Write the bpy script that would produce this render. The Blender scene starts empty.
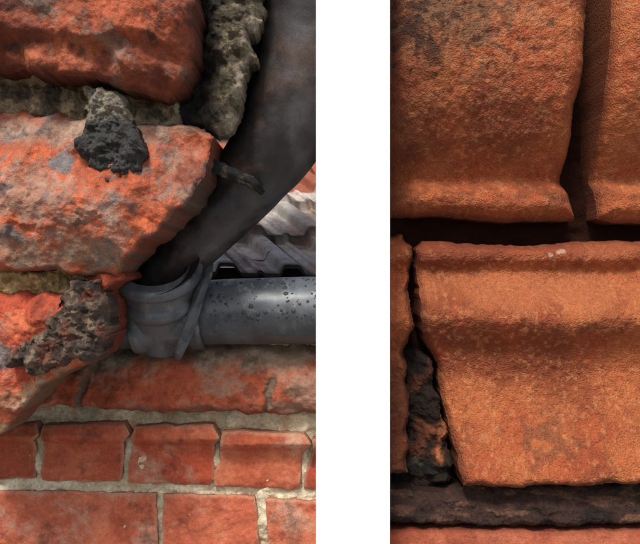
import bpy, math, numpy as np
from mathutils import Vector
scene=bpy.context.scene
D=8.0
def K(y): return (D+y)/D
def W(px,py,y): return ((px-320)/100*K(y), y, (272-py)/100*K(y))
def L(r,g,b):
    c=np.array([r,g,b],float)/255
    return np.where(c<=0.04045,c/12.92,((c+0.055)/1.055)**2.4)
def ss(a,b,x):
    t=np.clip((x-a)/(b-a),0,1); return t*t*(3-2*t)
def _h(ix,iy,iz,s):
    n=(ix.astype(np.int64)*374761393+iy.astype(np.int64)*668265263+iz.astype(np.int64)*2147483647+s*1274126177)&0xffffffff
    n=((n^(n>>13))*1274126177)&0xffffffff
    n=((n^(n>>16))*2246822519)&0xffffffff
    n=n^(n>>15)
    return (n&0xffffff)/float(0x7fffff)-1
def vn(x,y,s):
    xi=np.floor(x);yi=np.floor(y);fx=x-xi;fy=y-yi
    fx=fx*fx*fx*(fx*(fx*6-15)+10);fy=fy*fy*fy*(fy*(fy*6-15)+10)
    z=np.zeros_like(xi)
    a=_h(xi,yi,z,s);b=_h(xi+1,yi,z,s);c=_h(xi,yi+1,z,s);d=_h(xi+1,yi+1,z,s)
    return (a*(1-fx)+b*fx)*(1-fy)+(c*(1-fx)+d*fx)*fy
def N(x,y,sc,seed=0,o=5,g=0.5):
    t=0;amp=1;tot=0;c,s_=math.cos(0.6),math.sin(0.6)
    x=x/sc+seed*7.3;y=y/sc-seed*3.1
    for i in range(o):
        t=t+amp*vn(x,y,seed*17+i);tot+=amp;amp*=g
        x,y=(x*c-y*s_)*2.03,(x*s_+y*c)*2.03
    return t/tot*1.7
def facet(x,y,sc,seed):
    t=0
    for k,(s_,a) in enumerate(((sc,1.0),(sc*.45,.4))):
        X=(x+s_*.25*N(x,y,s_*1.5,seed+k,2))/s_;Y=(y+s_*.25*N(x,y,s_*1.5,seed+k+5,2))/s_
        r=.7+k;X,Y=X*math.cos(r)-Y*math.sin(r),X*math.sin(r)+Y*math.cos(r)
        u=X+Y*.5;v=Y
        ui=np.floor(u);vi=np.floor(v);fu=u-ui;fv=v-vi;z=np.zeros_like(ui);sd=seed*31+k
        a00=_h(ui,vi,z,sd);a10=_h(ui+1,vi,z,sd);a01=_h(ui,vi+1,z,sd);a11=_h(ui+1,vi+1,z,sd)
        lo=a00+(a10-a00)*fu+(a01-a00)*fv;hi=a11+(a01-a11)*(1-fu)+(a10-a11)*(1-fv)
        t=t+a*np.where(fu+fv<1,lo,hi)
    return t
def mix(a,b,m):
    m=np.clip(m,0,1)[...,None]; return a*(1-m)+b*m
def blob(x,y,cx,cy,rx,ry,seed=3,rough=.6,sc=14,soft=.25):
    r=np.sqrt(((x-cx)/rx)**2+((y-cy)/ry)**2)+N(x,y,sc,seed)*rough
    return 1-ss(1-soft,1+soft,r)
def prof(pts,sm=4):
    xs=np.arange(-120,800);v=np.interp(xs,[p[0] for p in pts],[p[1] for p in pts])
    k=np.exp(-0.5*(np.arange(-3*sm,3*sm+1)/sm)**2);k/=k.sum()
    vv=np.convolve(np.pad(v,3*sm,mode='edge'),k,mode='valid')
    return lambda q: np.interp(q,xs,vv)
def sdf(poly,x,y):
    P=np.array(poly,float);d=np.full(x.shape,1e9);ins=np.zeros(x.shape,bool)
    for i in range(len(P)):
        a=P[i];b=P[(i+1)%len(P)];e=b-a
        t=np.clip(((x-a[0])*e[0]+(y-a[1])*e[1])/(e@e),0,1)
        d=np.minimum(d,np.hypot(x-a[0]-t*e[0],y-a[1]-t*e[1]))
        if a[1]!=b[1]:
            c=((a[1]>y)!=(b[1]>y))&(x<(b[0]-a[0])*(y-a[1])/(b[1]-a[1])+a[0])
            ins^=c
    return np.where(ins,d,-d)
def empty(name):
    e=bpy.data.objects.new(name,None);scene.collection.objects.link(e);return e
TONE={}
def mkmesh(name,V,F,C,mat,parent=None,smooth=True):
    me=bpy.data.meshes.new(name)
    V=np.asarray(V,np.float32);F=np.asarray(F,np.int32)
    me.vertices.add(len(V));me.vertices.foreach_set('co',V.ravel())
    n=F.shape[1];me.loops.add(F.size);me.loops.foreach_set('vertex_index',F.ravel())
    me.polygons.add(len(F));me.polygons.foreach_set('loop_start',np.arange(0,F.size,n,dtype=np.int32))
    me.update(calc_edges=True);me.validate()
    if C is not None:
        val,sat=TONE.get(mat.name,(1,1))
        lum=(C@np.array([.3,.6,.1]))[:,None]
        C=(lum+(C-lum)*sat)*val
        a=me.color_attributes.new('Col','FLOAT_COLOR','POINT')
        cc=np.ones((len(V),4),np.float32);cc[:,:3]=np.clip(C,0.002,.95)
        a.data.foreach_set('color',cc.ravel())
    me.polygons.foreach_set('use_smooth',np.full(len(me.polygons),smooth))
    me.materials.append(mat)
    ob=bpy.data.objects.new(name,me);scene.collection.objects.link(ob)
    if parent: ob.parent=parent
    return ob
def relief(name,poly,y0,depth,color,mat,parent,thick=.5,r=6,R=.06,rough=.02,rsc=12,seed=1,wob=2.5,wsc=14,step=1.0,chip=0,csc=24):
    P=np.array(poly,float);x0,yy0=P.min(0)-5;x1,y1=P.max(0)+5
    gx=np.arange(x0,x1+step,step);gy=np.arange(yy0,y1+step,step)
    X,Y=np.meshgrid(gx,gy)
    d0=sdf(poly,X,Y)
    wl=wob*N(X,Y,wsc,seed+11,2,.4)
    d=d0+wob*N(X,Y,wsc,seed+11,5,.55)
    fc=0
    if chip:
        fa=facet(X,Y,csc,seed+3);d=d+chip*30*fa*.5;wl=wl+chip*30*fa*.5
        fc=chip*fa*(.45+.55*ss(40,8,d0))
    ds=d0+wl
    gyv,gxv=np.gradient(d,step);gl=np.hypot(gxv,gyv)+1e-6
    q=np.clip(ds/r,0,1)
    drop=R*(1-q)**2
    fine=rough*(N(X,Y,rsc,seed+1,6,.55))
    yv=y0-depth(X,Y)-fine+drop-fc
    C=color(X,Y,ds)
    out=d<0
    mv=np.where(out,np.clip(-d/gl,0,1.6*step),0)/gl
    PX=X+gxv*mv;PY=Y+gyv*mv
    k=K(y0)
    V=np.stack([(PX-320)/100*k,yv,(272-PY)/100*k],-1).reshape(-1,3)
    h,w=X.shape;I=np.arange(h*w).reshape(h,w)
    ok=~out
    keep=(ok[:-1,:-1]|ok[1:,:-1]|ok[:-1,1:]|ok[1:,1:])
    F=np.stack([I[:-1,:-1],I[1:,:-1],I[1:,1:],I[:-1,1:]],-1)[keep]
    used=np.unique(F);rm=np.full(h*w,-1);rm[used]=np.arange(len(used));F=rm[F];V=V[used];C=C.reshape(-1,3)[used]
    E=np.concatenate([F[:,[0,1]],F[:,[1,2]],F[:,[2,3]],F[:,[3,0]]]);Es=np.sort(E,1)
    key=Es[:,0].astype(np.int64)*len(V)+Es[:,1];_,inv,cnt=np.unique(key,return_inverse=True,return_counts=True)
    B=E[cnt[inv]==1];bv=np.unique(B);m2=np.full(len(V),-1);m2[bv]=np.arange(len(bv));nb=len(bv);base=len(V)
    T=V[bv].copy();Bk=T.copy();Bk[:,1]=y0+thick
    Mid=T*.5+Bk*.5
    V2=np.concatenate([V,T,Mid,Bk]);C2=np.concatenate([C,C[bv]*.8,C[bv]*.7,C[bv]*.6])
    b=m2[B];Q=[np.stack([base+b[:,1],base+b[:,0],base+nb+b[:,0],base+nb+b[:,1]],-1),np.stack([base+nb+b[:,1],base+nb+b[:,0],base+2*nb+b[:,0],base+2*nb+b[:,1]],-1)]
    return mkmesh(name,V2,np.concatenate([F]+Q),C2,mat,parent)
def catm(P,n):
    P=np.array(P,float);Q=np.vstack([2*P[0]-P[1],P,2*P[-1]-P[-2]]);out=[]
    for i in range(1,len(Q)-2):
        for j in range(n):
            t=j/n;a,b,c,d=Q[i-1:i+3]
            out.append(.5*(2*b+(c-a)*t+(2*a-5*b+4*c-d)*t*t+(3*b-a-3*c+d)*t**3))
    out.append(P[-1]);return np.array(out)
def tube(name,path,color,mat,parent,n=14,seg=96,bump=.006,flat=1.0,seed=1,axis=None):
    if axis is not None:
        A0=np.array(W(*axis[0]));B0=np.array(W(*axis[1]))
        pts=[]
        for i in range(len(path)-1):
            for j in range(n): pts.append(np.array(path[i])+(np.array(path[i+1])-np.array(path[i]))*j/n)
        S=np.array(pts+[np.array(path[-1])])
        C3=A0+(B0-A0)*S[:,:1];R=S[:,1];T=np.repeat(((B0-A0)/np.linalg.norm(B0-A0))[None],len(S),0)
    else:
        S=catm(path,n);C3=np.array([W(a,b,c) for a,b,c,_ in S]);R=np.array([s[3]/100*K(s[2]) for s in S])
        T=np.gradient(C3,axis=0);T/=np.linalg.norm(T,axis=1)[:,None]+1e-9
    up=np.array([0.05,1,0.02]);U=np.cross(T,up);U/=np.linalg.norm(U,axis=1)[:,None];B=np.cross(T,U)
    th=np.linspace(0,2*np.pi,seg,endpoint=False)
    s=np.concatenate([[0],np.cumsum(np.linalg.norm(np.diff(C3,axis=0),axis=1))])
    A,Sg=np.meshgrid(th,s)
    nz=bump*N(np.cos(A)*60+200,Sg*100+np.sin(A)*60,25,seed,5)
    rr=R[:,None]+nz
    V=C3[:,None,:]+rr[...,None]*(np.cos(A)[...,None]*U[:,None,:]+flat*np.sin(A)[...,None]*B[:,None,:])
    h,w=A.shape;I=np.arange(h*w).reshape(h,w);I2=np.roll(I,-1,1)
    F=np.stack([I[:-1],I2[:-1],I2[1:],I[1:]],-1).reshape(-1,4)
    C=color(A,Sg*100,V)
    return mkmesh(name,V.reshape(-1,3),F,C.reshape(-1,3),mat,parent)

def mat_col(name,rough=.85,bump=.3,bsc=30,var=.35,spec=.3,grain=120,gb=.2,dist=.03,rv=.1,gd=.012,tone=(1,1)):
    m=bpy.data.materials.new(name);m.use_nodes=True;nt=m.node_tree;n=nt.nodes;l=nt.links;TONE[m.name]=tone
    bs=n['Principled BSDF']
    at=n.new('ShaderNodeAttribute');at.attribute_name='Col'
    tc=n.new('ShaderNodeTexCoord')
    n1=n.new('ShaderNodeTexNoise');n1.inputs['Scale'].default_value=bsc;n1.inputs['Detail'].default_value=8;n1.inputs['Roughness'].default_value=.65
    n2=n.new('ShaderNodeTexNoise');n2.inputs['Scale'].default_value=grain;n2.inputs['Detail'].default_value=3
    l.new(tc.outputs['Object'],n1.inputs['Vector']);l.new(tc.outputs['Object'],n2.inputs['Vector'])
    mr=n.new('ShaderNodeMapRange');mr.inputs['From Min'].default_value=.3;mr.inputs['From Max'].default_value=.7
    mr.inputs['To Min'].default_value=1-var;mr.inputs['To Max'].default_value=1+var
    l.new(n1.outputs['Fac'],mr.inputs['Value'])
    mr2=n.new('ShaderNodeMapRange');mr2.inputs['From Min'].default_value=.3;mr2.inputs['From Max'].default_value=.7
    mr2.inputs['To Min'].default_value=1-var*.8;mr2.inputs['To Max'].default_value=1+var*.8
    l.new(n2.outputs['Fac'],mr2.inputs['Value'])
    mu=n.new('ShaderNodeMath');mu.operation='MULTIPLY';l.new(mr.outputs[0],mu.inputs[0]);l.new(mr2.outputs[0],mu.inputs[1])
    vm=n.new('ShaderNodeVectorMath');vm.operation='SCALE';l.new(at.outputs['Color'],vm.inputs[0]);l.new(mu.outputs[0],vm.inputs['Scale'])
    l.new(vm.outputs[0],bs.inputs['Base Color'])
    bs.inputs['Specular IOR Level'].default_value=spec
    rr=n.new('ShaderNodeMapRange');rr.inputs['To Min'].default_value=rough-rv;rr.inputs['To Max'].default_value=min(1,rough+rv)
    l.new(n1.outputs['Fac'],rr.inputs['Value']);l.new(rr.outputs[0],bs.inputs['Roughness'])
    b1=n.new('ShaderNodeBump');b1.inputs['Strength'].default_value=bump;b1.inputs['Distance'].default_value=dist
    b2=n.new('ShaderNodeBump');b2.inputs['Strength'].default_value=gb;b2.inputs['Distance'].default_value=gd
    l.new(n1.outputs['Fac'],b1.inputs['Height']);l.new(n2.outputs['Fac'],b2.inputs['Height'])
    l.new(b1.outputs[0],b2.inputs['Normal']);l.new(b2.outputs[0],bs.inputs['Normal'])
    return m
M_terra=mat_col('weathered_terracotta',.78,.55,16,.26,.3,80,.7,.03,tone=(.86,.93))
M_sandy=mat_col('sandy_terracotta',.72,.35,26,.2,.4,62,1.0,.02,.1,.028,tone=(.78,.98))
M_mort=mat_col('lime_mortar',.95,.6,26,.22,.15,90,.8,.04,tone=(1.08,1.1))
M_crust=mat_col('grime_crust',.8,.8,26,.4,.35,90,1.0,.05,tone=(.9,1))
M_brick=mat_col('red_brick',.85,.45,18,.22,.2,90,.6,.03,tone=(.86,.93))
M_pipe=mat_col('cast_iron_paint',.32,.2,6,.25,.5,50,.14,.02,.12,tone=(.8,1))
M_pipe2=mat_col('grey_pipe',.38,.1,5,.15,.5,50,.08,.02,.1,tone=(.85,.8))
M_tile=mat_col('concrete_tile',.85,.3,9,.2,.2,60,.3,.03)

OR=L(200,98,58);BR=L(218,106,58);DR=L(124,60,42);BK=L(46,40,37);GT=L(160,140,120);SD=L(190,164,122);GM=L(136,120,100);CR=L(222,210,184);CH=L(66,68,68)
# ---------- left cornice ----------
cor=empty('terracotta_cornice')
pU=prof([(-60,.1),(-20,.38),(8,.54),(44,.54),(52,.40),(66,.40),(78,.34),(84,.22),(100,0)],2)
def dU(x,y):
    yy=y-0.10*(x-60)-9*N(x,y,60,5,2)
    return pU(yy)+.08*N(x,y,60,2,3)-.05*ss(180,205,x)**2
def cU(x,y,d):
    c=mix(np.broadcast_to(L(166,84,52),x.shape+(3,)),DR,ss(-.3,.5,N(x,y,50,31)))
    c=mix(c,OR,blob(x,y,140,35,50,18,4,.6,25)*.8)
    c=mix(c,L(206,112,70),blob(x,y,60,62,60,8,14,.6,20)*.6)
    c=mix(c,BK*1.2,blob(x,y,20,15,60,26,5,.8,25)*.65)
    c=mix(c,BK*1.1,ss(.3,.8,N(x,y,26,33,6,.65))*.7)
    c=mix(c,BK*1.2,blob(x,y,150,6,45,10,8,.8)*.6)
    c=mix(c,GT,ss(.1,.6,N(x,y,30,36,6,.65))*.45)
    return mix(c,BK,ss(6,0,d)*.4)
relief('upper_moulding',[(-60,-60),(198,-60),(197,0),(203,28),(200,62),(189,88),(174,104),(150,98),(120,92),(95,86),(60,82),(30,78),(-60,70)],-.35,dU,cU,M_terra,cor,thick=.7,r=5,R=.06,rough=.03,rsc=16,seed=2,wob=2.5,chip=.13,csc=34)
relief('mortar_bed',[(-60,62),(60,68),(176,90),(182,128),(120,128),(60,120),(-60,118)],-.2,lambda x,y:.06*N(x,y,20,3,4)+.08*ss(85,115,y),
  lambda x,y,d:mix(mix(np.broadcast_to(GM*.85,x.shape+(3,)),L(160,140,112),ss(-.2,.5,N(x,y,12,41))),BK*1.4,ss(.0,.5,N(x,y,22,42))*.75),M_mort,cor,thick=.5,rough=.05,rsc=10,seed=3)
pB=prof([(100,.04),(114,.06),(120,.20),(140,.24),(165,.38),(200,.42),(235,.34),(262,.2),(275,.14)],2)
def dB(x,y): return pB(y-.05*x)+.07*N(x,y,60,7,3)+.02*N(x,y,26,8,2)-.06*ss(180,215,x)+.05*blob(x,y,45,215,50,16,6,.5)
def cB(x,y,d):
    c=mix(np.broadcast_to(OR,x.shape+(3,)),L(184,100,70),ss(-.2,.5,N(x,y,40,51)))
    c=mix(c,BR,blob(x,y,55,182,42,24,52,.7,22)*.9)
    c=mix(c,BR,blob(x,y,165,222,42,18,53,.7,22)*.7)
    c=mix(c,GT,ss(.0,.55,N(x,y,38,54,6,.62))*.65)
    c=mix(c,L(206,184,160),ss(.2,.75,N(x,y,24,69,6,.7))*.4)
    c=mix(c,L(180,160,136),blob(x,y,70,133,95,13,55,.7,20,.5)*.65)
    c=mix(c,L(160,134,108),blob(x,y,70,256,80,12,56,.8,20,.5)*.6)
    c=mix(c,L(120,124,126),blob(x,y,72,168,11,9,57,.6,8)*.85)
    c=mix(c,L(118,118,118),blob(x,y,8,192,18,7,58,.6,8)*.85)
    c=mix(c,L(112,114,114),blob(x,y,25,236,12,7,68,.6,8)*.7)
    c=mix(c,L(120,118,114),ss(.45,.7,N(x,y,20,78,6,.6))*.6)
    c=mix(c,DR*.8,ss(.35,.8,N(x,y,18,59,6,.65))*.5)
    c=mix(c,DR*.7,blob(x,y,203,185,16,26,60,.7)*.6)
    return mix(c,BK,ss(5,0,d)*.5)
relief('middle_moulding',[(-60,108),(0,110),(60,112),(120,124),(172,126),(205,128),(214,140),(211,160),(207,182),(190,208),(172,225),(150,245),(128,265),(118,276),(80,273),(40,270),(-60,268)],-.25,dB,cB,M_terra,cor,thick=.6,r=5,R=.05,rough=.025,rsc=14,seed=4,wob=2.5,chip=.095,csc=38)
relief('sandy_joint',[(-60,262),(80,267),(92,280),(78,296),(-60,296)],-.22,lambda x,y:.04*N(x,y,14,9,4),
  lambda x,y,d:mix(mix(np.broadcast_to(SD,x.shape+(3,)),L(140,116,84),ss(-.1,.6,N(x,y,9,61))),BK,ss(.4,.7,N(x,y,14,62))*.6),M_mort,cor,thick=.5,rough=.05,rsc=9,seed=5)
pL=prof([(285,.02),(295,.12),(320,.2),(360,.15),(400,0.05),(440,-.05)],3)
def cL(x,y,d):
    c=mix(np.broadcast_to(L(200,84,50),x.shape+(3,)),L(220,112,68),ss(-.1,.5,N(x,y,26,63)))
    c=mix(c,L(128,130,130),blob(x,y,6,354,18,11,64,.6,10)*.85)
    c=mix(c,GT,ss(.2,.7,N(x,y,22,65))*.5)
    c=mix(c,DR*.7,ss(.3,.7,N(x,y,16,67,6,.65))*.4)
    c=mix(c,L(196,168,130),ss(24,6,d)*ss(350,380,y)*ss(-.4,.3,N(x,y,9,66))*.7)
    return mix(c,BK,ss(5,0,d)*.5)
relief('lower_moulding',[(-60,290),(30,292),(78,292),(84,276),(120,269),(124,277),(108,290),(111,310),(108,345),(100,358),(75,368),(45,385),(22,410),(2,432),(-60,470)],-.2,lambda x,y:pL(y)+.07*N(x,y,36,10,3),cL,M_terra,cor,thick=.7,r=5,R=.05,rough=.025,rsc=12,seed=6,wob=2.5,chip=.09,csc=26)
def cC(x,y,d):
    c=mix(np.broadcast_to(L(104,84,72),x.shape+(3,)),L(150,128,106),ss(.0,.5,N(x,y,8,71)))
    c=mix(c,L(140,76,54),ss(.1,.5,N(x,y,18,73))*.6)
    return mix(c,BK,ss(.1,.6,N(x,y,14,72))*.75)
relief('grime_crust',[(12,352),(32,332),(58,318),(62,298),(76,284),(100,280),(109,292),(110,320),(107,347),(96,357),(70,364),(40,370),(14,364)],-.33,lambda x,y:.18+.06*N(x,y,20,12,4),cC,M_crust,cor,thick=.3,r=12,R=.14,rough=.06,rsc=10,seed=7,wob=4,chip=.05,csc=16)
def cH(x,y,d):
    c=mix(np.broadcast_to(L(148,140,124),x.shape+(3,)),L(172,160,138),ss(-.1,.5,N(x,y,9,74)))
    c=mix(c,L(130,90,70),ss(.2,.6,N(x,y,13,75))*.4)
    return mix(c,CH*.8,ss(112,126,y+8*N(x,y,12,76))*.9)
relief('hanging_mortar',[(80,84),(105,90),(126,96),(130,115),(140,130),(147,150),(143,172),(125,185),(108,183),(92,166),(82,150),(86,120)],-.5,lambda x,y:.08+.13*ss(108,150,y)+.04*N(x,y,20,13,4),cH,M_crust,cor,thick=.35,r=12,R=.12,rough=.06,rsc=9,seed=8,wob=4,chip=.04,csc=14)
relief('cornice_core',[(-60,-60),(190,-60),(170,110),(190,135),(180,185),(100,262),(90,345),(-60,440)],.25,lambda x,y:.05*N(x,y,30,15,3),
  lambda x,y,d:np.broadcast_to(L(60,42,34),x.shape+(3,)),M_mort,cor,thick=1.3,rough=.06,seed=9,step=2)
# ---------- lichen crusted edge ----------
def cS(x,y,d):
    c=mix(np.broadcast_to(L(96,86,70),x.shape+(3,)),L(146,130,106),ss(-.2,.4,N(x,y,10,81)))
    c=mix(c,L(190,174,150),ss(14,3,d)*ss(210,235,x)*ss(-.6,.1,N(x,y,9,82))*.9)
    c=mix(c,L(96,94,62),ss(.1,.5,N(x,y,20,83))*.4)
    return mix(c,BK*.6,np.clip(ss(230,208,x+.1*(y-60))*.92+ss(.3,.7,N(x,y,16,84))*.6,0,1))  # left side painted near-black for the shaded gap next to the cornice
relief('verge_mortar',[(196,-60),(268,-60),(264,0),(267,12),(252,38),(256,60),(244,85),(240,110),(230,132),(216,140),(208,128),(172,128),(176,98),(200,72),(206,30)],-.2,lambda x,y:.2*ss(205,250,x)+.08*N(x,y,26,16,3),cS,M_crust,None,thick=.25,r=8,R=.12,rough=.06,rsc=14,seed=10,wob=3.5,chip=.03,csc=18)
# ---------- pipes ----------
dp=empty('downpipe')
def cP(A,S,V):
    x=V[...,0]*100;z=V[...,2]*100
    c=mix(np.broadcast_to(L(52,48,48),A.shape+(3,)),L(78,72,70),ss(-.1,.6,N(x,z,50,91)))
    c=mix(c,L(96,98,102),ss(.1,.8,N(x,z,40,92))*.3)
    c=mix(c,L(32,30,30),ss(.1,.7,N(x,z,34,94))*.5)
    return mix(c,L(112,82,66),ss(.2,.8,N(x,z,30,93,6,.65))*.35)
tube('pipe_shaft',[(150,290,1.0,24),(192,242,.8,30),(238,192,.6,36),(278,140,.42,43),(303,84,.32,49),(312,20,.28,53),(314,-60,.25,55)],cP,M_pipe,dp,n=30,bump=.006)
def cG(A,S,V):
    x=V[...,0]*100;z=V[...,2]*100
    c=mix(np.broadcast_to(L(70,74,80),A.shape+(3,)),L(100,106,112),ss(-.2,.6,N(x,z,30,94)))
    c=mix(c,BK,ss(.3,.8,N(x,z,18,95))*.5)
    return mix(c,L(150,140,126),ss(.5,.7,N(x,z,7,96))*.45)
tube('socket_collar',[(0,.36),(.0,.46),(.03,.50),(.10,.50),(.13,.47),(.15,.44),(.3,.43),(.32,.46),(.36,.475),(.42,.46),(.44,.42),(.7,.38),(1,.34)],cG,M_pipe2,dp,n=4,bump=.006,axis=((155,264,.55),(164,336,1.25)))
tube('collar_mouth',[(0,.3),(.5,.40),(1,.485)],lambda A,S,V:np.broadcast_to(L(40,40,42),A.shape+(3,)),M_pipe2,dp,n=4,bump=.004,axis=((157,270,.61),(155,264.5,.555)))
gu=empty('eaves_gutter')
def cE(A,S,V):
    x=V[...,0]*100;z=V[...,2]*100
    c=mix(np.broadcast_to(L(44,38,36),A.shape+(3,)),L(70,60,54),ss(-.1,.6,N(x*.4,z,30,111)))
    return mix(c,L(120,112,104),ss(.2,.7,N(x*.3,z,20,112,6,.65))*.45)
tube('gutter_trough',[(0,1.0),(1,1.0)],cE,M_pipe,gu,n=60,bump=.012,axis=((150,62,1.5),(282,52,1.45)))
gp=empty('drain_pipe')
rng=np.random.RandomState(4)
def cH2(A,S,V):
    x=V[...,0]*100;z=V[...,2]*100
    c=mix(np.broadcast_to(L(98,108,116),A.shape+(3,)),L(130,138,146),ss(-.3,.5,N(x,z,30,97)))
    c=mix(c,L(66,72,78),ss(.0,.6,N(x,z*.4,24,98))*.5)
    c=mix(c,L(160,164,166),ss(.5,.62,N(x,z,6,99))*.5)
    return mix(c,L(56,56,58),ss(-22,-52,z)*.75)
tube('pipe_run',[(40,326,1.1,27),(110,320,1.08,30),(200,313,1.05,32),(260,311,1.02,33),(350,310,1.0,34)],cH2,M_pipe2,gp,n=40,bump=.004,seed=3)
tube('pipe_socket',[(0,.30),(.0,.40),(.08,.415),(.16,.40),(.2,.375),(.75,.375),(.8,.41),(.84,.425),(.96,.425),(1,.41),(1.0,.33)],cG,M_pipe2,gp,n=4,bump=.006,axis=((134,318,1.05),(203,312,1.04)))
tube('pipe_clip',[(210,258,.9,3),(208,272,.72,5),(199,296,.60,6),(190,326,.60,6),(180,350,.75,5),(176,358,.95,4)],cG,M_pipe2,gp,n=14,seg=24,bump=.006,flat=.5)
Vd=[];Fd=[]
for i in range(130):
    px=rng.uniform(212,332);a=rng.uniform(-.3,1.3)
    yc=np.interp(px,[200,260,350],[1.05,1.02,1.0]);pc=np.interp(px,[200,260,350],[313,311,310]);rr=np.interp(px,[200,260,350],[32,33,34])/100*K(yc)+.003
    cx,cy,cz=W(px,pc,yc);cen=np.array([cx,cy-rr*math.cos(a),cz+rr*math.sin(a)])
    nrm=np.array([0,-math.cos(a),math.sin(a)]);u=np.array([1,0,0.]);v=np.cross(nrm,u)
    s=rng.choice([.007,.011,.016,.022,.03],p=[.35,.25,.2,.13,.07]);b0=len(Vd);wv=rng.uniform(.6,1.4,10)
    for q in range(2):
        for j in range(10):
            t=j/10*2*math.pi;f=(1 if q==0 else .8)*wv[j]**.5
            Vd.append(cen+s*f*(math.cos(t)*u+math.sin(t)*v)+nrm*(-.01 if q==0 else .003))
    Vd.append(cen+nrm*.004)
    for j in range(10):
        k2=(j+1)%10;Fd.append((b0+j,b0+k2,b0+10+k2,b0+10+j));Fd.append((b0+10+j,b0+10+k2,b0+20))
md=bpy.data.materials.new('dark_droplet');md.use_nodes=True;b=md.node_tree.nodes['Principled BSDF'];b.inputs['Base Color'].default_value=(.04,.045,.05,1);b.inputs['Roughness'].default_value=.6
me=bpy.data.meshes.new('droplets');me.from_pydata([tuple(v) for v in Vd],[],Fd);me.materials.append(md)
me.polygons.foreach_set('use_smooth',np.full(len(me.polygons),True))
ob=bpy.data.objects.new('droplets',me);scene.collection.objects.link(ob);ob.parent=gp
tube('pipe_bracket',[(200,150,-.05,4),(216,166,-.1,6),(236,175,-.05,6),(254,184,.0,5),(263,193,.15,2)],lambda A,S,V:mix(np.broadcast_to(L(44,43,44),A.shape+(3,)),L(96,84,72),ss(.1,.6,N(V[...,0]*100,V[...,2]*100,8,3))),M_crust,dp,n=12,seg=24,bump=.03,flat=.6)
# ---------- lower brick wall ----------
bw=empty('brick_wall')
def cM(x,y,d):
    c=mix(np.broadcast_to(CR,x.shape+(3,)),L(198,184,156),ss(-.2,.6,N(x,y,16,101)))
    c=mix(c,L(160,148,126),ss(.2,.7,N(x,y,40,102))*.6)
    return mix(c,L(200,130,100),ss(.4,.7,N(x,y,12,103))*.35)
relief('mortar_joints',[(-60,290),(345,290),(345,640),(-60,640)],1.32,lambda x,y:.03*N(x,y,18,17,4),cM,M_mort,bw,thick=.3,rough=.03,rsc=10,seed=12)
pA=prof([(340,-.1),(347,.05),(356,.2),(372,.28),(385,.32),(400,.32),(410,.22)],3)
def cA(x,y,d):
    c=mix(np.broadcast_to(L(192,92,58),x.shape+(3,)),L(164,78,50),ss(-.2,.6,N(x,y,30,104)))
    c=mix(c,L(210,134,100),ss(.2,.7,N(x,y,18,105))*.5)
    top=ss(376,354,y+14*N(x,y,34,106))
    c=mix(c,mix(np.broadcast_to(L(160,144,122),x.shape+(3,)),L(116,104,86),ss(-.1,.5,N(x,y,12,107))),top*.9)
    c=mix(c,L(172,150,126),ss(.0,.6,N(x*.6,y,30,108,6,.65))*.6)
    c=mix(c,BK*1.5,ss(.3,.7,N(x*.7,y,20,114,6,.65))*.45)
    for xx in (88,272):
        c=mix(c,GM,ss(6,2,np.abs(x-xx+(y-380)*.2+4*N(x,y,10,109)))*ss(368,380,y)*.9)
    return mix(c,BK*1.5,ss(398,406,y+3*N(x,y,10,110))*.5)  # shadow line along the bottom painted into the colour
def dA(x,y):
    g=0
    for xx in (88,272): g=g+ss(6,1,np.abs(x-xx+(y-380)*.2+4*N(x,y,10,109)))*ss(370,380,y)
    return pA(y+5*N(x,y,30,18,3))+.04*N(x,y,36,19,3)-.06*g
relief('corbel_course',[(-60,338),(345,340),(345,413),(270,411),(150,407),(60,402),(-60,400)],1.3,dA,cA,M_brick,bw,thick=.3,r=5,R=.05,rough=.025,rsc=12,seed=13,wob=2,chip=.03,csc=20)
def cBrick(seed,col=(188,74,48)):
    def f(x,y,d):
        c=mix(np.broadcast_to(L(*col),x.shape+(3,)),L(col[0]+14,col[1]+20,col[2]+16),ss(-.1,.6,N(x,y,34,seed)))
        c=mix(c,L(172,76,50),ss(-.1,.7,N(x,y,26,seed+1,6,.65))*.6)
        c=mix(c,L(212,174,146),ss(.1,.95,N(x,y,34,seed+2,6,.68))*.6)
        c=mix(c,BK*2,ss(.35,.85,N(x,y,24,seed+3,6,.7))*.45)
        return mix(c,L(212,170,138),ss(3.5,0,d)*.5)
    return f
pD=prof([(416,.12),(421,.24),(432,.28),(437,.22),(441,.12),(455,.08),(474,.10),(482,.08)],1)
bb=[[(-60,422),(41,420),(46,430),(39,438),(38,476),(-60,478)],
    [(48,422),(128,419),(134,430),(126,440),(123,476),(120,481),(44,479),(43,470),(47,440)],
    [(139,423),(215,421),(222,433),(216,442),(215,478),(210,484),(128,481),(129,470),(136,438)],
    [(224,427),(305,430),(312,440),(304,450),(299,484),(292,488),(215,485),(215,474),(223,442)],
    [(313,435),(350,437),(350,490),(303,488),(305,474),(313,448)]]
for i,p in enumerate(bb):
    relief('bullnose_brick',p,1.36,(lambda s,o:lambda x,y:pD(y-o)+.015*N(x,y,30,s,3))(20+i,[0,0,2,7,10][i]),cBrick(120+i*5,[(182,88,56),(198,94,60),(192,84,52),(196,98,64),(178,80,54)][i]),M_brick,bw,thick=.2,r=3,R=.03,rough=.014,rsc=12,seed=14+i,wob=1.1,chip=.010,csc=14)
cc=[[(-60,488),(60,489),(158,491),(160,560),(-60,560)],[(164,492),(256,494),(261,560),(165,560)],[(266,497),(350,499),(350,560),(270,560)],
    [(-60,572),(90,572),(90,640),(-60,640)],[(98,572),(250,572),(250,640),(98,640)],[(258,572),(350,572),(350,640),(258,640)]]
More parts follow.
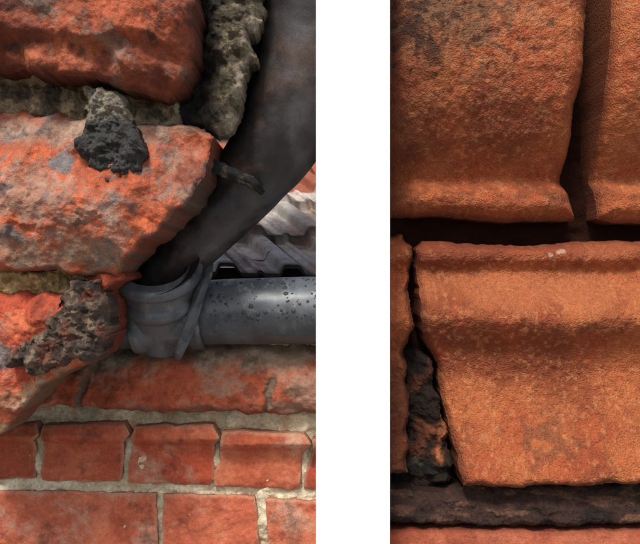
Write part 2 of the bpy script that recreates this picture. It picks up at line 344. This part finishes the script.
for i,p in enumerate(cc):
    relief('stretcher_brick',p,1.36,(lambda s:lambda x,y:.015*N(x,y,40,s,3)+.11)(30+i),cBrick(160+i*5,(208,106,72)),M_brick,bw,thick=.2,r=3,R=.03,rough=.014,rsc=12,seed=24+i,wob=1.1,chip=.008,csc=18)
# ---------- roof behind ----------
rf=empty('tiled_roof')
nu,nv=700,400
u=np.linspace(-5,5,nu);v=np.linspace(0,6,nv);Uu,Vv=np.meshgrid(u,v)
tile=1.15;ph=(Uu/1.0)%1
roll=.17*np.exp(-((ph-.5)/.17)**6)+.05*np.exp(-(np.minimum(ph,1-ph)/.05)**4)
cv=(Vv/tile)%1
course=.15*(1-cv)
hh=roll+course+.006*N(Uu*100,Vv*100,20,5)
az=math.radians(26);pitch=math.radians(35)
eu=np.array([math.cos(az),-math.sin(az)*.35,-.03]);ev=np.array([-math.sin(az)*1.3,math.cos(pitch),math.sin(pitch)]);ev/=np.linalg.norm(ev)
nn=np.cross(eu,ev);nn/=np.linalg.norm(nn)
O=np.array(W(262,282,3.0))
V=O+Uu[...,None]*eu+Vv[...,None]*ev+hh[...,None]*nn
C=mix(np.broadcast_to(L(204,194,184),Uu.shape+(3,)),L(168,156,146),ss(-.1,.7,N(Uu*100,Vv*100,60,201)))
tid=_h(np.floor(Uu),np.floor(Vv/tile),np.zeros_like(Uu),9)
C=C*(1+.15*tid)[...,None]
C=mix(C,L(104,94,84),ss(.1,.7,N(Uu*100,Vv*100,34,202,6,.65))*.5)
C=mix(C,L(168,124,104),ss(.0,.7,N(Uu*100,Vv*100,44,203,6,.6))*.5)
C=mix(C,L(70,64,58),ss(.08,.02,np.abs(ph-.76))*.7)
C=mix(C,L(70,62,56),ss(.10,.0,cv)*.6)  # dark line painted in for the shadow at each course edge
C=mix(C,L(160,96,74),ss(2.7,2.8,Vv)*ss(-.3,.1,Uu))
I=np.arange(nu*nv).reshape(nv,nu);F=np.stack([I[:-1,:-1],I[:-1,1:],I[1:,1:],I[1:,:-1]],-1).reshape(-1,4)
mkmesh('interlocking_tiles',V.reshape(-1,3),F,C.reshape(-1,3),M_tile,rf)
bot=V[0];V2=np.concatenate([bot,bot-nn*.07,bot-nn*.07+ev*.5]);n_=nu;i_=np.arange(n_-1)
F2=np.concatenate([np.stack([i_,i_+n_,i_+n_+1,i_+1],-1),np.stack([i_+n_,i_+2*n_,i_+2*n_+1,i_+n_+1],-1)])
mkmesh('tile_edge',V2,F2,np.tile(L(96,88,84),(len(V2),1)),M_tile,rf,smooth=False)  # edge strip coloured dark to carry the shadow along the eave
def box(name,x0,x1,y0,y1,z0,z1,mat,parent=None,bev=0):
    V=[(x,y,z) for x in(x0,x1) for y in(y0,y1) for z in(z0,z1)]
    F=[(0,1,3,2),(4,6,7,5),(0,4,5,1),(2,3,7,6),(0,2,6,4),(1,5,7,3)]
    me=bpy.data.meshes.new(name);me.from_pydata(V,[],F);me.materials.append(mat);ob=bpy.data.objects.new(name,me);scene.collection.objects.link(ob)
    if bev: m=ob.modifiers.new('b','BEVEL');m.width=bev;m.segments=3
    if parent: ob.parent=parent
    return ob
def simple(name,col,rough=.9,var=.1,sc=3):
    m=bpy.data.materials.new(name);m.use_nodes=True;nt=m.node_tree;bs=nt.nodes['Principled BSDF']
    nz=nt.nodes.new('ShaderNodeTexNoise');nz.inputs['Scale'].default_value=sc;nz.inputs['Detail'].default_value=6
    cr=nt.nodes.new('ShaderNodeValToRGB');c=np.array(col);cr.color_ramp.elements[0].color=(*(c*(1-var)),1);cr.color_ramp.elements[1].color=(*np.minimum(c*(1+var),1),1)
    tc=nt.nodes.new('ShaderNodeTexCoord');nt.links.new(tc.outputs['Object'],nz.inputs['Vector'])
    nt.links.new(nz.outputs['Fac'],cr.inputs['Fac']);nt.links.new(cr.outputs['Color'],bs.inputs['Base Color']);bs.inputs['Roughness'].default_value=rough
    return m
M_dark=simple('dark_masonry',(.06,.03,.02));M_white=simple('blank_gap_white',(.96,.955,.94),.95,.01)
M_ground=simple('paving',(.2,.19,.17),.9,.3,.6);M_fascia=simple('dark_fascia',(.03,.026,.025),.8,.3,5)
box('wall_body',-6,.2,1.7,2.6,-14,-.2,M_dark,bw)
box('eaves_fascia',-5,3,3.2,3.35,-1.6,.06,M_fascia,rf)
# ---------- white block added to fill the blank gap between both halves ----------
kf=K(-.85)
box('blank_gap_block',-.04*kf,.70*kf,-.85,2.4,-14,5,M_white,None,.004)
box('ground',-150,150,-150,150,-14.2,-14,M_ground)
# ---------- right moulding ----------
rm=empty('moulded_brick_string_course')
RO=L(206,112,60);RD=L(160,78,40);RR=L(192,88,46)
def cR(seed,lich_shade=True):
    def f(x,y,d):
        c=mix(np.broadcast_to(RO,x.shape+(3,)),RD,ss(-.3,.6,N(x,y,70,seed)))
        c=mix(c,RR,ss(0,.6,N(x,y,34,seed+1))*.6)
        c=mix(c,RD*.6,ss(.4,.7,N(x,y,8,seed+2))*.2)
        c=mix(c,L(228,150,94),ss(.5,.75,N(x,y,4,seed+21,2))*.4)
        if lich_shade:
            c=mix(c,L(60,46,30),blob(x,y,422,36,40,40,seed+3,1.0,20,.6)*.6)
            c=mix(c,L(76,46,26),ss(455,385,x+30*N(x,y,40,seed+9))*.45)  # shade falling off to the left, painted into the colour beside the lichen
            c=mix(c,L(24,18,12),blob(x,y,430,36,46,36,seed+13,1.4,7,.4)*.6)
            c=mix(c,L(205,145,98),blob(x,y,465,40,40,35,seed+4,1.6,6,.2)*.3)
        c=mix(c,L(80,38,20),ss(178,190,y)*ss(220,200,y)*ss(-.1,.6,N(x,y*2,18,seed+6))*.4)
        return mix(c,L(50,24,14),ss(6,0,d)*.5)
    return f
pR=prof([(-80,.30),(-50,.66),(-20,.92),(20,1.12),(55,1.18),(90,1.14),(120,1.02),(148,.82),(172,.56),(184,.44),(189,.45),(194,.58),(214,.64),(226,.62)],3)
Y=.55
relief('roll_moulding',[(375,-60),(568,-60),(563,0),(557,60),(553,120),(554,180),(562,222),(500,225),(440,220),(375,218)],Y,lambda x,y:pR(y)+.02*N(x,y,60,40,3)-.3*ss(440,375,x)**2,cR(210),M_sandy,rm,thick=.5,r=20,R=.26,rough=.012,rsc=6,seed=41,wob=1.5,wsc=30,step=.8)
relief('roll_moulding_b',[(582,-60),(680,-60),(680,226),(600,226),(582,222),(578,170),(575,110),(577,50),(580,0)],Y,lambda x,y:pR(y)+.02*N(x,y,60,42,3),cR(230,False),M_sandy,rm,thick=.5,r=18,R=.18,rough=.012,rsc=6,seed=43,wob=.8,wsc=40,step=.8)
pO=prof([(236,.34),(242,.44),(249,.58),(258,.62),(263,.58),(269,.46),(285,.57),(303,.80),(316,.87),(328,.77),(345,.59),(368,.55),(395,.64),(430,.82),(455,.97),(466,.98)],4)
def cO(x,y,d):
    c=cR(250,False)(x,y,d)
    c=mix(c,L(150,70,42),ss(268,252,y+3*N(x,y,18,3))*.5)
    c=mix(c,L(216,126,74),blob(x,y,520,288,140,16,7,.6,30,.5)*.6)
    c=mix(c,L(120,70,46),blob(x,y,530,425,26,12,8,1.2,10,.3)*.5)
    c=mix(c,L(225,190,160),blob(x,y,544,253,4,2.5,9,.5,4,.2)*.7)
    c=mix(c,L(225,190,160),blob(x,y,534,256,2.5,2,9,.5,4,.2)*.7)
    return c
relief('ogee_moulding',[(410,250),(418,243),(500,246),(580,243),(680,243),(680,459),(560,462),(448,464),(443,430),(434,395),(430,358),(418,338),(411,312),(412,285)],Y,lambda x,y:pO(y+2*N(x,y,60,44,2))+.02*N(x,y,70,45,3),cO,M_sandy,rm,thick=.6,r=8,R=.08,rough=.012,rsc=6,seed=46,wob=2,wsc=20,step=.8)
relief('ogee_moulding_b',[(375,234),(400,236),(407,248),(405,290),(407,325),(401,350),(403,400),(400,455),(375,460)],Y,lambda x,y:pO(y)-.14+.1*ss(345,365,y)*ss(450,380,y),lambda x,y,d:mix(cR(270,False)(x,y,d),L(50,28,18),ss(330,360,y+12*N(x,y,20,8))*.6),M_sandy,rm,thick=.5,r=7,R=.1,rough=.02,rsc=8,seed=47,step=.8)
def cQ(x,y,d):
    c=mix(np.broadcast_to(L(110,62,42),x.shape+(3,)),L(150,84,54),ss(-.1,.6,N(x,y,14,281)))
    c=mix(c,L(200,120,74),blob(x,y,436,425,8,38,8,.6,12)*.9)
    c=mix(c,L(92,96,78),blob(x,y,420,458,24,7,9,.7,10)*.8)
    return mix(c,L(26,20,14),np.clip(ss(-.4,.3,N(x,y,22,282))*.9+ss(12,3,d)*.3+ss(430,408,x)*.5,0,.94))
relief('eroded_mortar',[(398,345),(412,342),(424,352),(428,380),(436,410),(443,440),(446,466),(424,480),(375,478),(378,452),(398,445),(402,400)],Y,lambda x,y:.40+.2*ss(405,440,x)+.06*N(x,y,24,48,3),cQ,M_crust,rm,thick=.3,r=6,R=.08,rough=.04,rsc=9,seed=49,wob=2.5,step=.8,chip=.03,csc=18)
def cT(x,y,d):
    c=mix(np.broadcast_to(L(70,46,38),x.shape+(3,)),L(112,78,60),ss(0,.5,N(x*.3,y,8,291)))
    return mix(c,L(28,21,18),ss(-.1,.5,N(x*.4,y,14,292))*.75)
relief('slate_course',[(375,474),(430,474),(470,468),(560,470),(680,466),(680,500),(560,503),(440,502),(375,499)],Y,lambda x,y:.70+.12*ss(470,500,y)+.03*N(x*.4,y,12,50,4),cT,M_crust,rm,thick=.3,r=6,R=.08,rough=.03,rsc=8,seed=51,wob=2,step=.8)
def cZ(x,y,d):
    c=mix(np.broadcast_to(L(190,90,56),x.shape+(3,)),L(208,112,76),ss(-.2,.6,N(x,y,60,295)))
    c=mix(c,L(160,72,46),ss(.1,.7,N(x,y,26,296,6,.65))*.5)
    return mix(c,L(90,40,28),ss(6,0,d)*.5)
relief('plain_brick',[(375,505),(560,507),(680,504),(680,640),(375,640)],Y,lambda x,y:.85+.01*N(x,y,40,52,3),cZ,M_brick,rm,thick=.5,r=4,R=.05,rough=.006,rsc=10,seed=53,wob=1)
box('masonry_core',.6,4.2,.75,2.4,-14,4,M_dark,rm)
relief('joint_mortar',[(375,-60),(680,-60),(680,640),(375,640)],Y,lambda x,y:.12+.03*N(x,y,20,54,3),lambda x,y,d:np.broadcast_to(L(42,20,13),x.shape+(3,)),M_mort,rm,thick=.2,rough=.03,seed=55,step=2)

# ---------- light ----------
el=math.radians(51);azs=math.radians(-18)
dirv=Vector((math.sin(azs)*math.cos(el),-math.cos(azs)*math.cos(el),math.sin(el)))
sun=bpy.data.lights.new('sun','SUN');sun.energy=2.7;sun.angle=math.radians(13);sun.color=(1,.97,.92)
so=bpy.data.objects.new('sun',sun);scene.collection.objects.link(so);so.rotation_euler=dirv.to_track_quat('Z','Y').to_euler()
w=bpy.data.worlds.new('World');scene.world=w;w.use_nodes=True;nt=w.node_tree
sk=nt.nodes.new('ShaderNodeTexSky');sk.sky_type='NISHITA';sk.sun_disc=False;sk.sun_elevation=el;sk.sun_rotation=math.atan2(dirv.x,dirv.y);sk.dust_density=3
nt.links.new(sk.outputs[0],nt.nodes['Background'].inputs[0]);nt.nodes['Background'].inputs[1].default_value=.15
cam=bpy.data.cameras.new('camera');cam.lens=36*D/6.4;cam.sensor_width=36;cam.clip_end=1000
co=bpy.data.objects.new('camera',cam);scene.collection.objects.link(co);co.location=(0,-D,0);co.rotation_euler=(math.pi/2,0,0)
scene.camera=co
scene.view_settings.view_transform='Standard';scene.view_settings.look='None';scene.view_settings.exposure=0
